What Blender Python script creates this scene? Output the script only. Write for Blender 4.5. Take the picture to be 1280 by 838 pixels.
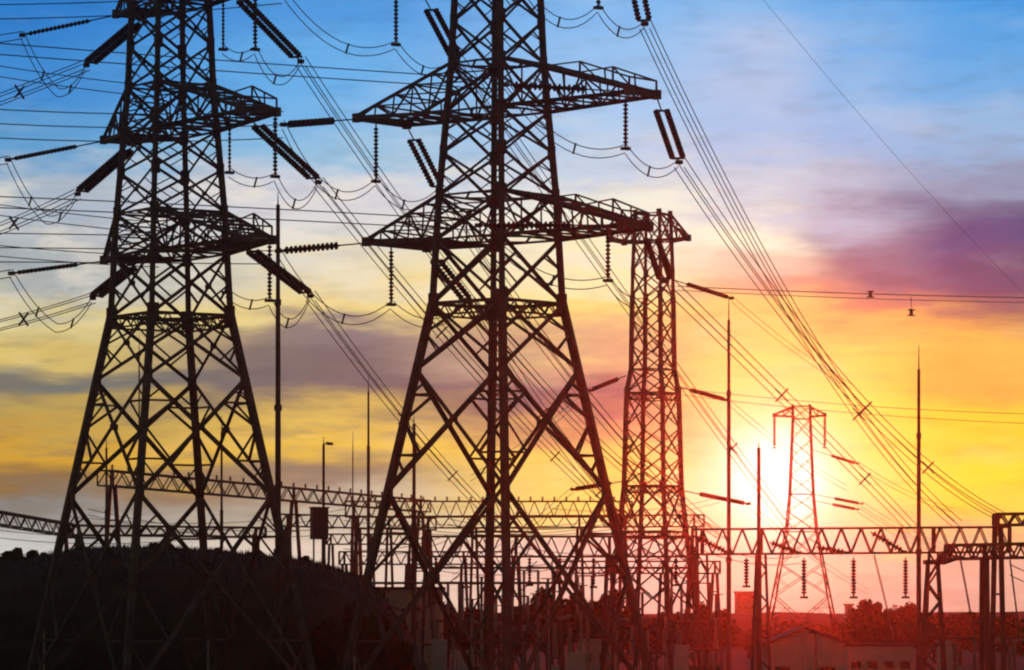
import bpy, math, random
from mathutils import Vector, Matrix, noise
R = math.radians
random.seed(7)
for o in list(bpy.data.objects): bpy.data.objects.remove(o)
SC = bpy.context.scene
COL = SC.collection

# ---------------------------------------------------------------- camera
F = 5000.0           # focal length in photo pixels (1280 wide)
HOR = 765.0          # horizon row of the photo
EYE = 7.4            # eye height above the yard
cam_d = bpy.data.cameras.new('camera'); cam = bpy.data.objects.new('camera', cam_d); COL.objects.link(cam)
cam.location = (0, 0, EYE); cam.rotation_euler = (R(90), 0, 0)
cam_d.sensor_width = 36; cam_d.lens = F/1280*36; cam_d.shift_y = (HOR-419)/1280
cam_d.clip_start = 1; cam_d.clip_end = 40000
SC.camera = cam

def at(px, py, D):
    return Vector(((px-640)/F*D, D, EYE+(HOR-py)/F*D))
def to_px(p):
    return (640+F*p.x/p.y, HOR-F*(p.z-EYE)/p.y)

# ---------------------------------------------------------------- sky
SUN_AZ = math.atan((972-640)/F); SUN_EL = math.atan((HOR-601)/F)
W = bpy.data.worlds.new('World'); SC.world = W; W.use_nodes = True
nt = W.node_tree; nt.nodes.clear(); L = nt.links
def _set(sock, v):
    if isinstance(v, bpy.types.NodeSocket): L.new(v, sock)
    elif v is not None: sock.default_value = v
def M(op, a, b=None, c=None, clamp=False):
    n = nt.nodes.new('ShaderNodeMath'); n.operation = op; n.use_clamp = clamp
    for i, v in enumerate((a, b, c)):
        if v is not None: _set(n.inputs[i], v)
    return n.outputs[0]
def smooth(v, a, b):
    n = nt.nodes.new('ShaderNodeMapRange'); n.interpolation_type = 'SMOOTHSTEP'
    _set(n.inputs[0], v); n.inputs[1].default_value = a; n.inputs[2].default_value = b
    return n.outputs[0]
def mix(f, a, b, mode='MIX'):
    n = nt.nodes.new('ShaderNodeMix'); n.data_type = 'RGBA'; n.blend_type = mode
    _set(n.inputs[0], f); _set(n.inputs[6], a); _set(n.inputs[7], b)
    return n.outputs[2]
def lin(c):
    f = lambda v: (v/255/12.92) if v <= 10 else ((v/255+0.055)/1.055)**2.4
    return (f(c[0]), f(c[1]), f(c[2]), 1)
tc = nt.nodes.new('ShaderNodeTexCoord')
sep = nt.nodes.new('ShaderNodeSeparateXYZ'); L.new(tc.outputs['Generated'], sep.inputs[0])
az = M('ARCTAN2', sep.outputs[0], sep.outputs[1]); el = M('ARCSINE', sep.outputs[2])
def cloud_noise(sx, sy, scale, detail, off, rough=0.55):
    cv = nt.nodes.new('ShaderNodeCombineXYZ')
    _set(cv.inputs[0], M('MULTIPLY', az, sx)); _set(cv.inputs[1], M('MULTIPLY', el, sy)); cv.inputs[2].default_value = off
    n = nt.nodes.new('ShaderNodeTexNoise'); L.new(cv.outputs[0], n.inputs['Vector'])
    n.inputs['Scale'].default_value = scale; n.inputs['Detail'].default_value = detail; n.inputs['Roughness'].default_value = rough
    return n.outputs['Fac'], n.outputs['Color']
n1, _ = cloud_noise(20, 45, 1.0, 5, 3.1)
n2, _ = cloud_noise(16, 70, 1.0, 5, 11.7)
n3, _ = cloud_noise(34, 190, 1.0, 6, 5.3)
K = 1/F
# warped angular coordinates, in thousandths of the picture's own angle
ax = M('ADD', M('MULTIPLY', az, F), M('MULTIPLY', M('SUBTRACT', n1, 0.5), 210.0))     # 0 = straight ahead
ay = M('ADD', M('SUBTRACT', HOR, M('MULTIPLY', el, F)),
       M('ADD', M('MULTIPLY', M('SUBTRACT', n2, 0.5), 150.0), M('MULTIPLY', M('SUBTRACT', n3, 0.5), 55.0)))
def ramp(stops):
    n = nt.nodes.new('ShaderNodeValToRGB'); cr = n.color_ramp; cr.interpolation = 'EASE'
    lo, hi = -40.0, 780.0
    _set(n.inputs[0], M('DIVIDE', M('SUBTRACT', ay, lo), hi-lo, clamp=True))
    while len(cr.elements) > 1: cr.elements.remove(cr.elements[-1])
    for i, (y, c) in enumerate(stops):
        p = min(max((y-lo)/(hi-lo), 0), 1)
        e = cr.elements[0] if i == 0 else cr.elements.new(p)
        e.position = p; e.color = lin(c)
    return n.outputs[0]
cols = [
 (30, [(0,(42,125,205)),(110,(62,140,212)),(190,(95,160,210)),(240,(170,185,200)),(300,(185,192,198)),(350,(165,175,180)),(400,(225,208,140)),(440,(222,195,110)),(478,(112,118,112)),(520,(190,160,85)),(565,(212,160,52)),(600,(150,114,64)),(640,(138,134,128)),(690,(205,203,198)),(765,(215,200,195))]),
 (420, [(0,(80,155,225)),(120,(105,178,236)),(200,(150,195,226)),(250,(215,215,222)),(300,(222,222,218)),(345,(232,222,185)),(390,(240,216,140)),(430,(134,122,124)),(480,(118,106,108)),(530,(228,190,92)),(570,(240,195,75)),(610,(160,136,112)),(650,(196,182,160)),(700,(228,208,188))]),
 (760, [(0,(128,186,240)),(140,(165,205,242)),(220,(190,212,232)),(280,(236,240,224)),(340,(250,240,180)),(395,(250,226,130)),(445,(205,175,132)),(490,(126,108,108)),(530,(196,156,108)),(570,(248,214,105)),(620,(254,226,110)),(660,(250,226,150)),(700,(242,204,182)),(765,(230,185,165))]),
 (960, [(0,(128,186,238)),(90,(178,200,234)),(180,(166,196,236)),(245,(204,214,226)),(288,(252,250,218)),(330,(236,208,180)),(368,(226,170,140)),(402,(244,208,120)),(450,(252,230,118)),(520,(254,236,130)),(600,(255,246,200)),(660,(255,230,165)),(700,(246,205,172)),(765,(236,184,155))]),
 (1070, [(0,(96,170,234)),(100,(140,188,235)),(180,(152,190,234)),(245,(186,194,214)),(295,(142,132,150)),(345,(128,108,124)),(388,(200,140,112)),(415,(236,190,105)),(460,(250,222,108)),(530,(254,234,88)),(600,(255,238,112)),(655,(252,222,132)),(700,(238,192,160)),(765,(228,178,155))]),
 (1215, [(0,(70,158,230)),(100,(105,175,232)),(180,(150,188,226)),(225,(142,156,184)),(258,(104,110,144)),(295,(78,82,130)),(345,(92,82,112)),(385,(140,106,104)),(412,(212,162,90)),(440,(238,194,88)),(480,(232,184,80)),(530,(252,216,60)),(590,(255,230,64)),(632,(252,214,90)),(665,(244,192,130)),(700,(226,178,152)),(765,(216,170,148))]),
]
ax_px = M('ADD', ax, 640.0)
sky = ramp(cols[0][1])
for (x0, _), (x1, st) in zip(cols, cols[1:]):
    sky = mix(smooth(ax_px, x0, x1), sky, ramp(st))
# thin streaks and soft cloud texture
n4, _ = cloud_noise(60, 260, 1.0, 7, 21.0, 0.6)
n5, _ = cloud_noise(26, 60, 1.0, 6, 31.0, 0.55)
sky = mix(M('MULTIPLY', smooth(n4, 0.45, 0.72), 0.24), sky, (0.50, 0.46, 0.46, 1), 'MULTIPLY')
sky = mix(M('MULTIPLY', smooth(n5, 0.55, 0.74), 0.12), sky, (0.95, 0.88, 0.80, 1))
n6, _ = cloud_noise(42, 120, 1.0, 8, 44.0, 0.62)
n7, _ = cloud_noise(30, 150, 1.0, 8, 57.0, 0.62)
band1 = M('MULTIPLY', smooth(ay, 150, 260), smooth(ay, 430, 330))
sky = mix(M('MULTIPLY', M('MULTIPLY', smooth(n6, 0.47, 0.66), band1), M('MULTIPLY', smooth(ax_px, 1010, 820), 0.55)), sky, (0.92, 0.84, 0.68, 1))
band2 = M('MULTIPLY', smooth(ay, 380, 450), smooth(ay, 690, 610))
sky = mix(M('MULTIPLY', M('MULTIPLY', smooth(n7, 0.48, 0.64), band2), M('MULTIPLY', smooth(ax_px, 760, 300), 0.45)), sky, (0.21, 0.17, 0.13, 1))
# the sun and its aureole
sd = (math.sin(SUN_AZ)*math.cos(SUN_EL), math.cos(SUN_AZ)*math.cos(SUN_EL), math.sin(SUN_EL))
dx = M('SUBTRACT', az, SUN_AZ); dy = M('SUBTRACT', el, SUN_EL)
d2 = M('MULTIPLY', M('ADD', M('MULTIPLY', dx, dx), M('MULTIPLY', dy, dy)), F*F)
front0 = smooth(sep.outputs[1], 0.2, 0.6)
def glow(sig, amp):
    return M('MULTIPLY', M('MULTIPLY', M('EXPONENT', M('DIVIDE', d2, -2.0*sig*sig)), amp), front0)
sky = mix(1.0, sky, mix(glow(24, 3.2), (0,0,0,1), (1,0.97,0.88,1)), 'ADD')
sky = mix(glow(30, 1.0), sky, (3.0, 2.9, 2.7, 1))
sky = mix(glow(66, 0.8), sky, (1.15, 1.1, 0.80, 1))
# the rest of the dome is a dim Nishita dusk
ns = nt.nodes.new('ShaderNodeTexSky'); ns.sky_type = 'NISHITA'; ns.sun_disc = False
ns.sun_elevation = SUN_EL; ns.sun_rotation = SUN_AZ; ns.air_density = 1.4; ns.dust_density = 2.0
dusk = mix(1.0, ns.outputs[0], (0.07, 0.07, 0.07, 1), 'MULTIPLY')
vd = nt.nodes.new('ShaderNodeVectorMath'); vd.operation = 'DOT_PRODUCT'
L.new(tc.outputs['Generated'], vd.inputs[0]); vd.inputs[1].default_value = (0, math.cos(R(4)), math.sin(R(4)))
sky = mix(smooth(vd.outputs['Value'], 0.88, 0.965), dusk, sky)
bg = nt.nodes.new('ShaderNodeBackground'); _set(bg.inputs[0], sky); bg.inputs[1].default_value = 1.0
wo = nt.nodes.new('ShaderNodeOutputWorld'); L.new(bg.outputs[0], wo.inputs[0])

# ---------------------------------------------------------------- sun, exposure
sl = bpy.data.lights.new('sun', 'SUN'); sl.energy = 0.36; sl.angle = R(0.53); sl.color = (1.0, 0.035, 0.012)
so = bpy.data.objects.new('sun', sl); COL.objects.link(so)
so.rotation_euler = Vector(sd).to_track_quat('Z', 'Y').to_euler()
so.location = (200, 800, 300)
vs = SC.view_settings; vs.view_transform = 'Standard'; vs.look = 'None'; vs.exposure = 0; vs.gamma = 1; vs.use_curve_mapping = False
cy = SC.cycles
cy.use_denoising = True; cy.max_bounces = 4; cy.diffuse_bounces = 2; cy.volume_bounces = 0; cy.use_adaptive_sampling = True
cy.adaptive_threshold = 0.015; cy.filter_width = 2.1

# ---------------------------------------------------------------- materials
def mat(name, c, rough=0.7, metal=0.0, var=0.25, scale=1.5, bump=0.0, c2=None):
    m = bpy.data.materials.new(name); m.use_nodes = True
    t = m.node_tree; b = t.nodes['Principled BSDF']
    b.inputs['Roughness'].default_value = rough; b.inputs['Metallic'].default_value = metal
    tcn = t.nodes.new('ShaderNodeTexCoord'); n = t.nodes.new('ShaderNodeTexNoise')
    t.links.new(tcn.outputs['Object'], n.inputs['Vector']); n.inputs['Scale'].default_value = scale; n.inputs['Detail'].default_value = 6
    r = t.nodes.new('ShaderNodeValToRGB'); t.links.new(n.outputs['Fac'], r.inputs[0])
    lo = c2 or tuple(v*(1-var) for v in c)
    r.color_ramp.elements[0].position = 0.35; r.color_ramp.elements[0].color = (*lo, 1)
    r.color_ramp.elements[1].position = 0.65; r.color_ramp.elements[1].color = (*[min(1, v*(1+var*0.6)) for v in c], 1)
    t.links.new(r.outputs[0], b.inputs['Base Color'])
    if bump:
        bn = t.nodes.new('ShaderNodeBump'); bn.inputs['Strength'].default_value = bump
        t.links.new(n.outputs['Fac'], bn.inputs['Height']); t.links.new(bn.outputs[0], b.inputs['Normal'])
    return m
STEEL = mat('weathered_galvanised_steel', (0.14, 0.14, 0.145), 0.65, 0.0, 0.35, 0.8)
DSTEEL = mat('dark_painted_steel', (0.10, 0.10, 0.11), 0.6, 0.0, 0.3, 1.0)
WIRE = mat('dull_aluminium_wire', (0.16, 0.16, 0.16), 0.6, 0.0, 0.15, 0.5)
PORC = mat('brown_porcelain', (0.055, 0.03, 0.022), 0.35, 0.0, 0.2, 2.0)
GPORC = mat('grey_porcelain', (0.34, 0.33, 0.33), 0.4, 0.0, 0.15, 2.0)
CONC = mat('pale_concrete', (0.52, 0.50, 0.48), 0.9, 0.0, 0.2, 1.2, 0.1)
PLAST = mat('white_plaster', (0.82, 0.79, 0.75), 0.9, 0.0, 0.10, 0.6, 0.05)
BEIGE = mat('beige_render', (0.66, 0.58, 0.48), 0.9, 0.0, 0.15, 0.5, 0.05)
ROOF = mat('dark_roof_sheet', (0.07, 0.055, 0.05), 0.8, 0.0, 0.3, 1.5)
GLASS = mat('dark_window_glass', (0.02, 0.022, 0.025), 0.15, 0.0, 0.1, 1.0)
CAB = mat('pale_grey_enamel', (0.75, 0.75, 0.74), 0.5, 0.0, 0.12, 1.5)
TANK = mat('dark_blue_paint', (0.03, 0.05, 0.10), 0.5, 0.0, 0.25, 1.2)
SOIL = mat('dark_gravelly_soil', (0.075, 0.065, 0.05), 0.95, 0.0, 0.4, 0.15, 0.3)
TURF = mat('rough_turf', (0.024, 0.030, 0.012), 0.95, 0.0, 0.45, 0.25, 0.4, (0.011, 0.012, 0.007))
LEAF = mat('dark_green_leaves', (0.045, 0.065, 0.022), 0.8, 0.0, 0.45, 0.5)
LEAF2 = mat('olive_green_leaves', (0.065, 0.070, 0.028), 0.8, 0.0, 0.45, 0.5)
BARK = mat('brown_bark', (0.07, 0.05, 0.035), 0.95, 0.0, 0.4, 2.0, 0.3)
FARH = mat('wooded_far_hill', (0.06, 0.065, 0.045), 0.95, 0.0, 0.3, 0.02)

# ---------------------------------------------------------------- mesh helpers
class MB:
    def __init__(s): s.v = []; s.f = []
    def prism(s, a, b, prof, u, w, prof2=None, cap=True):
        """extrude a closed 2-D profile (in u,w) from a to b"""
        i = len(s.v); n = len(prof)
        for p in prof: s.v.append(a+u*p[0]+w*p[1])
        for p in (prof2 or prof): s.v.append(b+u*p[0]+w*p[1])
        for k in range(n): s.f.append((i+k, i+(k+1) % n, i+n+(k+1) % n, i+n+k))
        if cap: s.f.append(tuple(range(i+n-1, i-1, -1))); s.f.append(tuple(range(i+n, i+2*n)))
    def axes(s, a, b, ref=None):
        d = (b-a).normalized()
        ref = ref or (Vector((0,0,1)) if abs(d.z) < 0.95 else Vector((1,0,0)))
        u = ref.cross(d)
        if u.length < 1e-4: u = Vector((0,1,0)).cross(d)
        u.normalize(); return d, u, d.cross(u)
    def bar(s, a, b, w, h=None, ref=None):
        a, b = Vector(a), Vector(b)
        if (b-a).length < 1e-5: return
        d, u, v = s.axes(a, b, ref); h = h or w
        s.prism(a, b, [(-w/2,-h/2),(w/2,-h/2),(w/2,h/2),(-w/2,h/2)], u, v)
    def ang(s, a, b, w, t, ref=None, out=None):
        """an L-shaped angle section; out = direction of its outer corner"""
        a, b = Vector(a), Vector(b)
        d, u, v = s.axes(a, b, ref)
        if out is not None:
            o = (out - d*out.dot(d)).normalized()
            u = (o + d.cross(o)).normalized(); v = (o - d.cross(o)).normalized()
        else: u, v = u, v
        q = w/2
        s.prism(a, b, [(q,q),(-q,q),(-q,q-t),(q-t,q-t),(q-t,-q),(q,-q)], u, v)
    def box(s, c, sx, sy, sz, rz=0):
        c = Vector(c); u = Vector((math.cos(rz), math.sin(rz), 0)); v = Vector((-math.sin(rz), math.cos(rz), 0))
        s.prism(c-Vector((0,0,sz/2)), c+Vector((0,0,sz/2)), [(-sx/2,-sy/2),(sx/2,-sy/2),(sx/2,sy/2),(-sx/2,sy/2)], u, v)
    def tube(s, pts, r, n=5, r2=None):
        pts = [Vector(p) for p in pts]; i0 = len(s.v); m = len(pts)
        for k, p in enumerate(pts):
            d = (pts[min(k+1, m-1)]-pts[max(k-1, 0)])
            _, u, v = s.axes(Vector(), d.normalized())
            rr = r if r2 is None else r+(r2-r)*k/(m-1)
            for j in range(n):
                a = 2*math.pi*j/n; s.v.append(p+u*(rr*math.cos(a))+v*(rr*math.sin(a)))
        for k in range(m-1):
            for j in range(n):
                a = i0+k*n+j; b = i0+k*n+(j+1) % n
                s.f.append((a, b, b+n, a+n))
        s.f.append(tuple(range(i0+n-1, i0-1, -1))); s.f.append(tuple(range(i0+(m-1)*n, i0+m*n)))
    def lathe(s, a, b, prof, n=8):
        """prof: list of (t along a->b in metres, radius)"""
        a, b = Vector(a), Vector(b); d, u, v = s.axes(a, b); i0 = len(s.v)
        for t, r in prof:
            for j in range(n):
                q = 2*math.pi*j/n; s.v.append(a+d*t+u*(r*math.cos(q))+v*(r*math.sin(q)))
        for k in range(len(prof)-1):
            for j in range(n):
                p = i0+k*n+j; q = i0+k*n+(j+1) % n
                s.f.append((p, q, q+n, p+n))
        s.f.append(tuple(range(i0+n-1, i0-1, -1))); s.f.append(tuple(range(i0+(len(prof)-1)*n, i0+len(prof)*n)))
    def ribbed(s, a, b, r, pitch, core=0.4, n=8):
        a, b = Vector(a), Vector(b); ln = (b-a).length; k = max(3, int(ln/pitch)); p = ln/k; pr = []
        for i in range(k):
            pr += [(i*p, r*core), (i*p+p*0.15, r), (i*p+p*0.45, r*0.96), (i*p+p*0.7, r*core)]
        pr.append((ln, r*core)); s.lathe(a, b, pr, n)
    def quad(s, p, u, v):
        i = len(s.v); s.v += [p-u-v, p+u-v, p+u+v, p-u+v]; s.f.append((i, i+1, i+2, i+3))
    def build(s, name, m, parent=None, origin=None, smooth=False):
        if parent is not None:
            top = parent
            while top.parent: top = top.parent
            org = Vector(top.location)
        else: org = Vector(origin) if origin is not None else Vector((0,0,0))
        me = bpy.data.meshes.new(name); me.from_pydata([tuple(v-org) for v in s.v], [], s.f); me.update()
        if smooth:
            for p in me.polygons: p.use_smooth = True
        me.materials.append(m)
        o = bpy.data.objects.new(name, me); COL.objects.link(o)
        if parent is not None: o.parent = parent
        else: o.location = org
        return o
def tag(o, label, cat, group=None):
    o['label'] = label; o['category'] = cat
    if group: o['group'] = group
    return o
def thing(name, label, cat, loc=(0,0,0), group=None):
    o = bpy.data.objects.new(name, None); COL.objects.link(o); o.location = loc; o.empty_display_size = 0.5
    return tag(o, label, cat, group)
def kind(o, k): o['kind'] = k; return o
def copy_tree(o, parent=None):
    c = o.copy(); COL.objects.link(c); c.parent = parent
    for ch in list(o.children): copy_tree(ch, c)
    return c

# ---------------------------------------------------------------- ground, hill
g = MB()
g.v = [Vector(p) for p in ((-9000,-300,0),(9000,-300,0),(9000,15000,0),(-9000,15000,0))]; g.f = [(0,1,2,3)]
kind(g.build('ground', SOIL), 'structure')

CREST = [(-400,700),(-60,697),(40,697),(85,689),(140,683),(200,684),(260,688),(330,694),(372,699),(405,706),(440,717),(470,738),(500,775),(530,830)]
def crest_h(px):
    for (a, ya), (b, yb) in zip(CREST, CREST[1:]):
        if a <= px <= b:
            t = (px-a)/(b-a); t = t*t*(3-2*t) if abs(yb-ya) > 25 else t
            return EYE+(HOR-(ya+(yb-ya)*t))/F*388
    return 0.0 if px > 530 else EYE+(HOR-700)/F*388
def hill_z(x, y):
    px = 640+F*x/388
    h = max(crest_h(px), 0)
    d = y-388
    t = 1-abs(d)/(44 if d < 0 else 60)
    if t <= 0: return -0.3
    s = math.sin(t*math.pi/2)**0.9
    return h*s + 0.35*noise.noise(Vector((x*0.25, y*0.25, 0))) + 0.15*noise.noise(Vector((x*0.9, y*0.9, 4)))-0.1
hm = MB(); nx, ny = 150, 56
for j in range(ny+1):
    for i in range(nx+1):
        x = -88+i*80/nx; y = 343+j*106/ny
        hm.v.append(Vector((x, y, hill_z(x, y))))
for j in range(ny):
    for i in range(nx):
        a = j*(nx+1)+i; hm.f.append((a, a+1, a+nx+2, a+nx+1))
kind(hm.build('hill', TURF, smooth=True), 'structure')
gr = MB()
for k in range(9000):
    x = random.uniform(-54, -10); y = random.gauss(386, 9) if k % 3 else random.uniform(346, 392)
    z = hill_z(x, y)
    if z < 0.2: continue
    h = random.uniform(0.15, 0.55)*(1.6 if random.random() < 0.06 else 1); a = random.uniform(0, math.pi)
    w = 0.05; lx, ly = random.uniform(-.2,.2), random.uniform(-.2,.2); i = len(gr.v)
    gr.v += [Vector((x-w*math.cos(a), y-w*math.sin(a), z-0.1)), Vector((x+w*math.cos(a), y+w*math.sin(a), z-0.1)), Vector((x+lx, y+ly, z+h))]
    gr.f.append((i, i+1, i+2))
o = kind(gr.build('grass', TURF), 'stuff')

# far hills, wooded, behind everything
fh = MB(); n = 90
for i in range(n+1):
    x = -200+i*520/n
    h = 7+9*noise.noise(Vector((i*0.13, 1.2, 0)))+5*noise.noise(Vector((i*0.4, 7.2, 0)))+2.0*noise.noise(Vector((i*1.3, 2.2, 0)))
    h = min(max(h*0.14+6.4, 5), 8.6)
    fh.v += [Vector((x, 790, -1)), Vector((x, 815, h*0.7)), Vector((x, 830, h)), Vector((x, 900, -1))]
for i in range(n):
    for k in range(3):
        a = i*4+k; fh.f.append((a, a+4, a+5, a+1))
kind(fh.build('far_hills', FARH, smooth=True), 'structure')

# ---------------------------------------------------------------- lattice pylon
PPM = 16.0
def zl(y): return EYE+(HOR-y)/PPM
def make_pylon(levels, prof, arms, leg_w, leg_t, label, group, rings=(), big=(), peak=None, arm_w=0.28):
    """levels: photo rows of the panel points, bottom first; prof: (row, half diagonal in photo pixels)"""
    root = thing('lattice_pylon', label, 'pylon', (0,0,0), group)
    def half(y):
        pr = sorted(prof)
        if y <= pr[0][0]: return pr[0][1]/PPM/math.sqrt(2)
        for (a, ra), (b, rb) in zip(pr, pr[1:]):
            if a <= y <= b: return (ra+(rb-ra)*(y-a)/(b-a))/PPM/math.sqrt(2)
        (a, ra), (b, rb) = pr[-2], pr[-1]
        return (rb+(rb-ra)/(b-a)*(y-b))/PPM/math.sqrt(2)
    def corner(k, y):
        s = half(y); sx, sy = ((1,1),(-1,1),(-1,-1),(1,-1))[k]
        return Vector((sx*s, sy*s, zl(y)))
    turns = sorted(set(levels) | {p[0] for p in prof if levels[-1] < p[0] < levels[0]}, reverse=True)
    for k in range(4):
        m = MB(); out = Vector(((1,1),(-1,1),(-1,-1),(1,-1))[k]+(0,))
        for a, b in zip(turns, turns[1:]):
            f = 0.9 if a > 380 else 0.62
            m.ang(corner(k, a), corner(k, b), leg_w*f, leg_t, out=out)
            m.ang(corner(k, a)-out*leg_w*0.16, corner(k, b)-out*leg_w*0.16, leg_w*f*0.8, leg_t, out=-out)
        for y in levels[1:]:
            c = corner(k, y); g_ = leg_w*(1.8 if y in big else 1.25)
            for dv in (Vector((-out.x,0,0)), Vector((0,-out.y,0))):
                pn = Vector((0,1,0)) if dv.x else Vector((1,0,0))
                m.bar(c+Vector((0,0,-g_*0.8))+dv*g_*0.15+pn*(0.006 if dv.x else 0.009), c+Vector((0,0,g_*0.8))+dv*g_*0.15+pn*(0.006 if dv.x else 0.009),
                      *( (g_*0.9, leg_w*0.5) if dv.x == 0 else (g_*0.9, leg_w*0.5)), ref=(Vector((0,1,0)) if dv.x == 0 else Vector((1,0,0))).cross(Vector((0,0,1))) if False else pn)
        m.box(corner(k, levels[0])+Vector((0,0,0.25)), 1.1, 1.1, 0.5)
        m.build('leg', STEEL, root)
    for li, (ya, yb) in enumerate(zip(levels, levels[1:])):
        dz = zl(yb)-zl(ya)
        w = 0.30 if dz > 8 else 0.24 if dz > 4.5 else 0.19
        w *= leg_w/0.55
        for k in range(4):
            k2 = (k+1) % 4
            a0, a1, b0, b1 = corner(k, ya), corner(k2, ya), corner(k, yb), corner(k2, yb)
            nrm = Vector(((0,1,0),(-1,0,0),(0,-1,0),(1,0,0))[k])
            m = MB()
            m.ang(a0+nrm*w*.3, b1+nrm*w*.3, w, w*0.3, ref=nrm); m.ang(a1-nrm*w*.3, b0-nrm*w*.3, w, w*0.3, ref=nrm)
            # crossing point of the two diagonals
            la, lb = (a1-a0).length, (b1-b0).length; t = la/(la+lb)
            cr = a0.lerp(b1, t)
            m.box(cr, w*1.6, w*1.6, w*1.6, 0.3)
            if dz > 2.9:
                r = w*(0.55 if dz > 4.5 else 0.42)
                for (p, q, tt) in ((a0, b0, t), (a1, b1, t)):
                    legm = p.lerp(q, tt)
                    lo = p.lerp(cr, 0.5); hi = q.lerp(cr, 0.5)
                    for e in (lo, hi): m.ang(legm, e, r*1.15, r*0.35, ref=nrm)
                    if dz > 8:
                        m.ang(p.lerp(q, tt*0.5), lo, r, r*0.35, ref=nrm)
                        m.ang(p.lerp(q, tt+(1-tt)*0.5), hi, r, r*0.35, ref=nrm)
                        m.ang(p.lerp(q, tt*0.5), p.lerp(cr, 0.25), r*.8, r*0.3, ref=nrm)
                        m.ang(p.lerp(q, tt+(1-tt)*0.5), q.lerp(cr, 0.25), r*.8, r*0.3, ref=nrm)
                up_m = b0.lerp(b1, 0.5)
                if dz > 4.5 and yb in big:
                    m.ang(b0.lerp(cr, 0.5), up_m, r, r*0.35, ref=nrm); m.ang(b1.lerp(cr, 0.5), up_m, r, r*0.35, ref=nrm)
            m.build('cross_brace', STEEL, root)
    for y in rings:
        for k in range(4):
            m = MB(); a, b = corner(k, y), corner((k+1) % 4, y); nrm = Vector(((0,1,0),(-1,0,0),(0,-1,0),(1,0,0))[k])
            w = 0.26*leg_w/0.55 if y in big else 0.17*leg_w/0.55
            m.ang(a, b, w, w*.3, ref=nrm)
            if y in big:
                dn = Vector((0,0,-0.9*leg_w/0.55)); m.ang(a+dn, b+dn, w*0.6, w*.2, ref=nrm)
                for q in range(5):
                    m.bar(a.lerp(b, q/5), a.lerp(b, (q+0.5)/5)+dn, w*.35); m.bar(a.lerp(b, (q+0.5)/5)+dn, a.lerp(b, (q+1)/5), w*.35)
            m.build('ring_beam', STEEL, root)
        m = MB(); c = [corner(k, y) for k in range(4)]; w = 0.14*leg_w/0.55
        md = [c[k].lerp(c[(k+1) % 4], .5) for k in range(4)]
        for k in range(4): m.bar(md[k]+Vector((0,0,0.05)), md[(k+1) % 4]+Vector((0,0,0.05)), w)
        m.build('plan_brace', STEEL, root)
    tips = {}
    for name, yb, yt, sx, ln, tw, npan in arms:
        s_b, s_t = half(yb), half(yt); zb, zt = zl(yb), zl(yt)
        arm_root = None
        ends = {}
        cb = {}; ct = {}
        for sy in (1, -1):
            cb[sy] = (Vector((sx*s_b, sy*s_b, zb)), Vector((sx*ln, sy*tw, zb+0.15)))
            ct[sy] = (Vector((sx*s_t, sy*s_t, zt)), Vector((sx*ln, sy*tw*0.98, zb+0.40)))
        m = MB()
        for sy in (1, -1):
            m.ang(*cb[sy], arm_w, arm_w*.3); m.ang(*ct[sy], arm_w, arm_w*.3)
        m.bar(cb[1][1], cb[-1][1], arm_w*1.1); m.bar(cb[1][1]+Vector((0,0,.3)), cb[-1][1]+Vector((0,0,.3)), arm_w*.8)
        for sy in (1,-1): m.box(cb[sy][1]+Vector((0,0,.1)), arm_w*2.2, arm_w*1.7, 0.7)
        arm_root = m.build('cross_arm', STEEL, root)
        lw = arm_w*0.45
        P = lambda c, t: c[0].lerp(c[1], t)
        for sy in (1, -1):
            m = MB()
            for q in range(npan):
                t0, t1 = q/npan, (q+1)/npan
                if t1 < 0.97: m.bar(P(cb[sy], t1), P(ct[sy], t1), lw*.8)
                (m.bar(P(cb[sy], t0), P(ct[sy], t1), lw) if q % 2 else m.bar(P(ct[sy], t0), P(cb[sy], t1), lw))
            m.build('side_lattice', STEEL, arm_root)
        m = MB()
        for c in (cb, ct):
            for q in range(npan):
                t0, t1 = q/npan, (q+1)/npan
                m.bar(P(c[1], t1), P(c[-1], t1), lw)
                m.bar(P(c[1], t0), P(c[-1], t1), lw*.9); m.bar(P(c[-1], t0)+Vector((0,0,lw)), P(c[1], t1)+Vector((0,0,lw)), lw*.9)
        m.build('plan_lattice', STEEL, arm_root)
        if name != 'plain' and sx > 0:
            m = MB()
            for sy in (1, -1):
                a = P(ct[sy], 0.62); p = a+Vector((0,0,1.15)); e = cb[sy][1]+Vector((0,0,1.15))
                m.bar(a, p, lw); m.bar(p, e, lw); m.bar(e, cb[sy][1], lw); m.bar(p, P(ct[sy], 0.78), lw*.8); m.bar(p, P(ct[sy], 0.3), lw*.8)
                m.bar(e.lerp(p, .5), P(ct[sy], 0.82), lw*.8)
            m.bar(cb[1][1]+Vector((0,0,1.15)), cb[-1][1]+Vector((0,0,1.15)), lw)
            m.build('jumper_frame', STEEL, arm_root)
        tips[name, sx, yb] = (cb[1][1].copy(), cb[-1][1].copy())
    if peak:
        m = MB(); top = levels[-1]
        for k in range(4):
            m.ang(corner(k, top), Vector((0,0,zl(peak))), 0.2, 0.06)
            m.bar(corner(k, top).lerp(Vector((0,0,zl(peak))), .5), corner((k+1) % 4, top).lerp(Vector((0,0,zl(peak))), .5), 0.1)
        m.build('peak_frame', STEEL, root)
    return root, tips
LV = [882, 613, 462, 380, 300, 245, 191, 140, 80, 27, -24, -82]
PROF = [(882, 200.5), (380, 82), (245, 74), (140, 64), (80, 58.5), (0, 54.5), (-82, 49)]
ARMS = []
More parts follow.
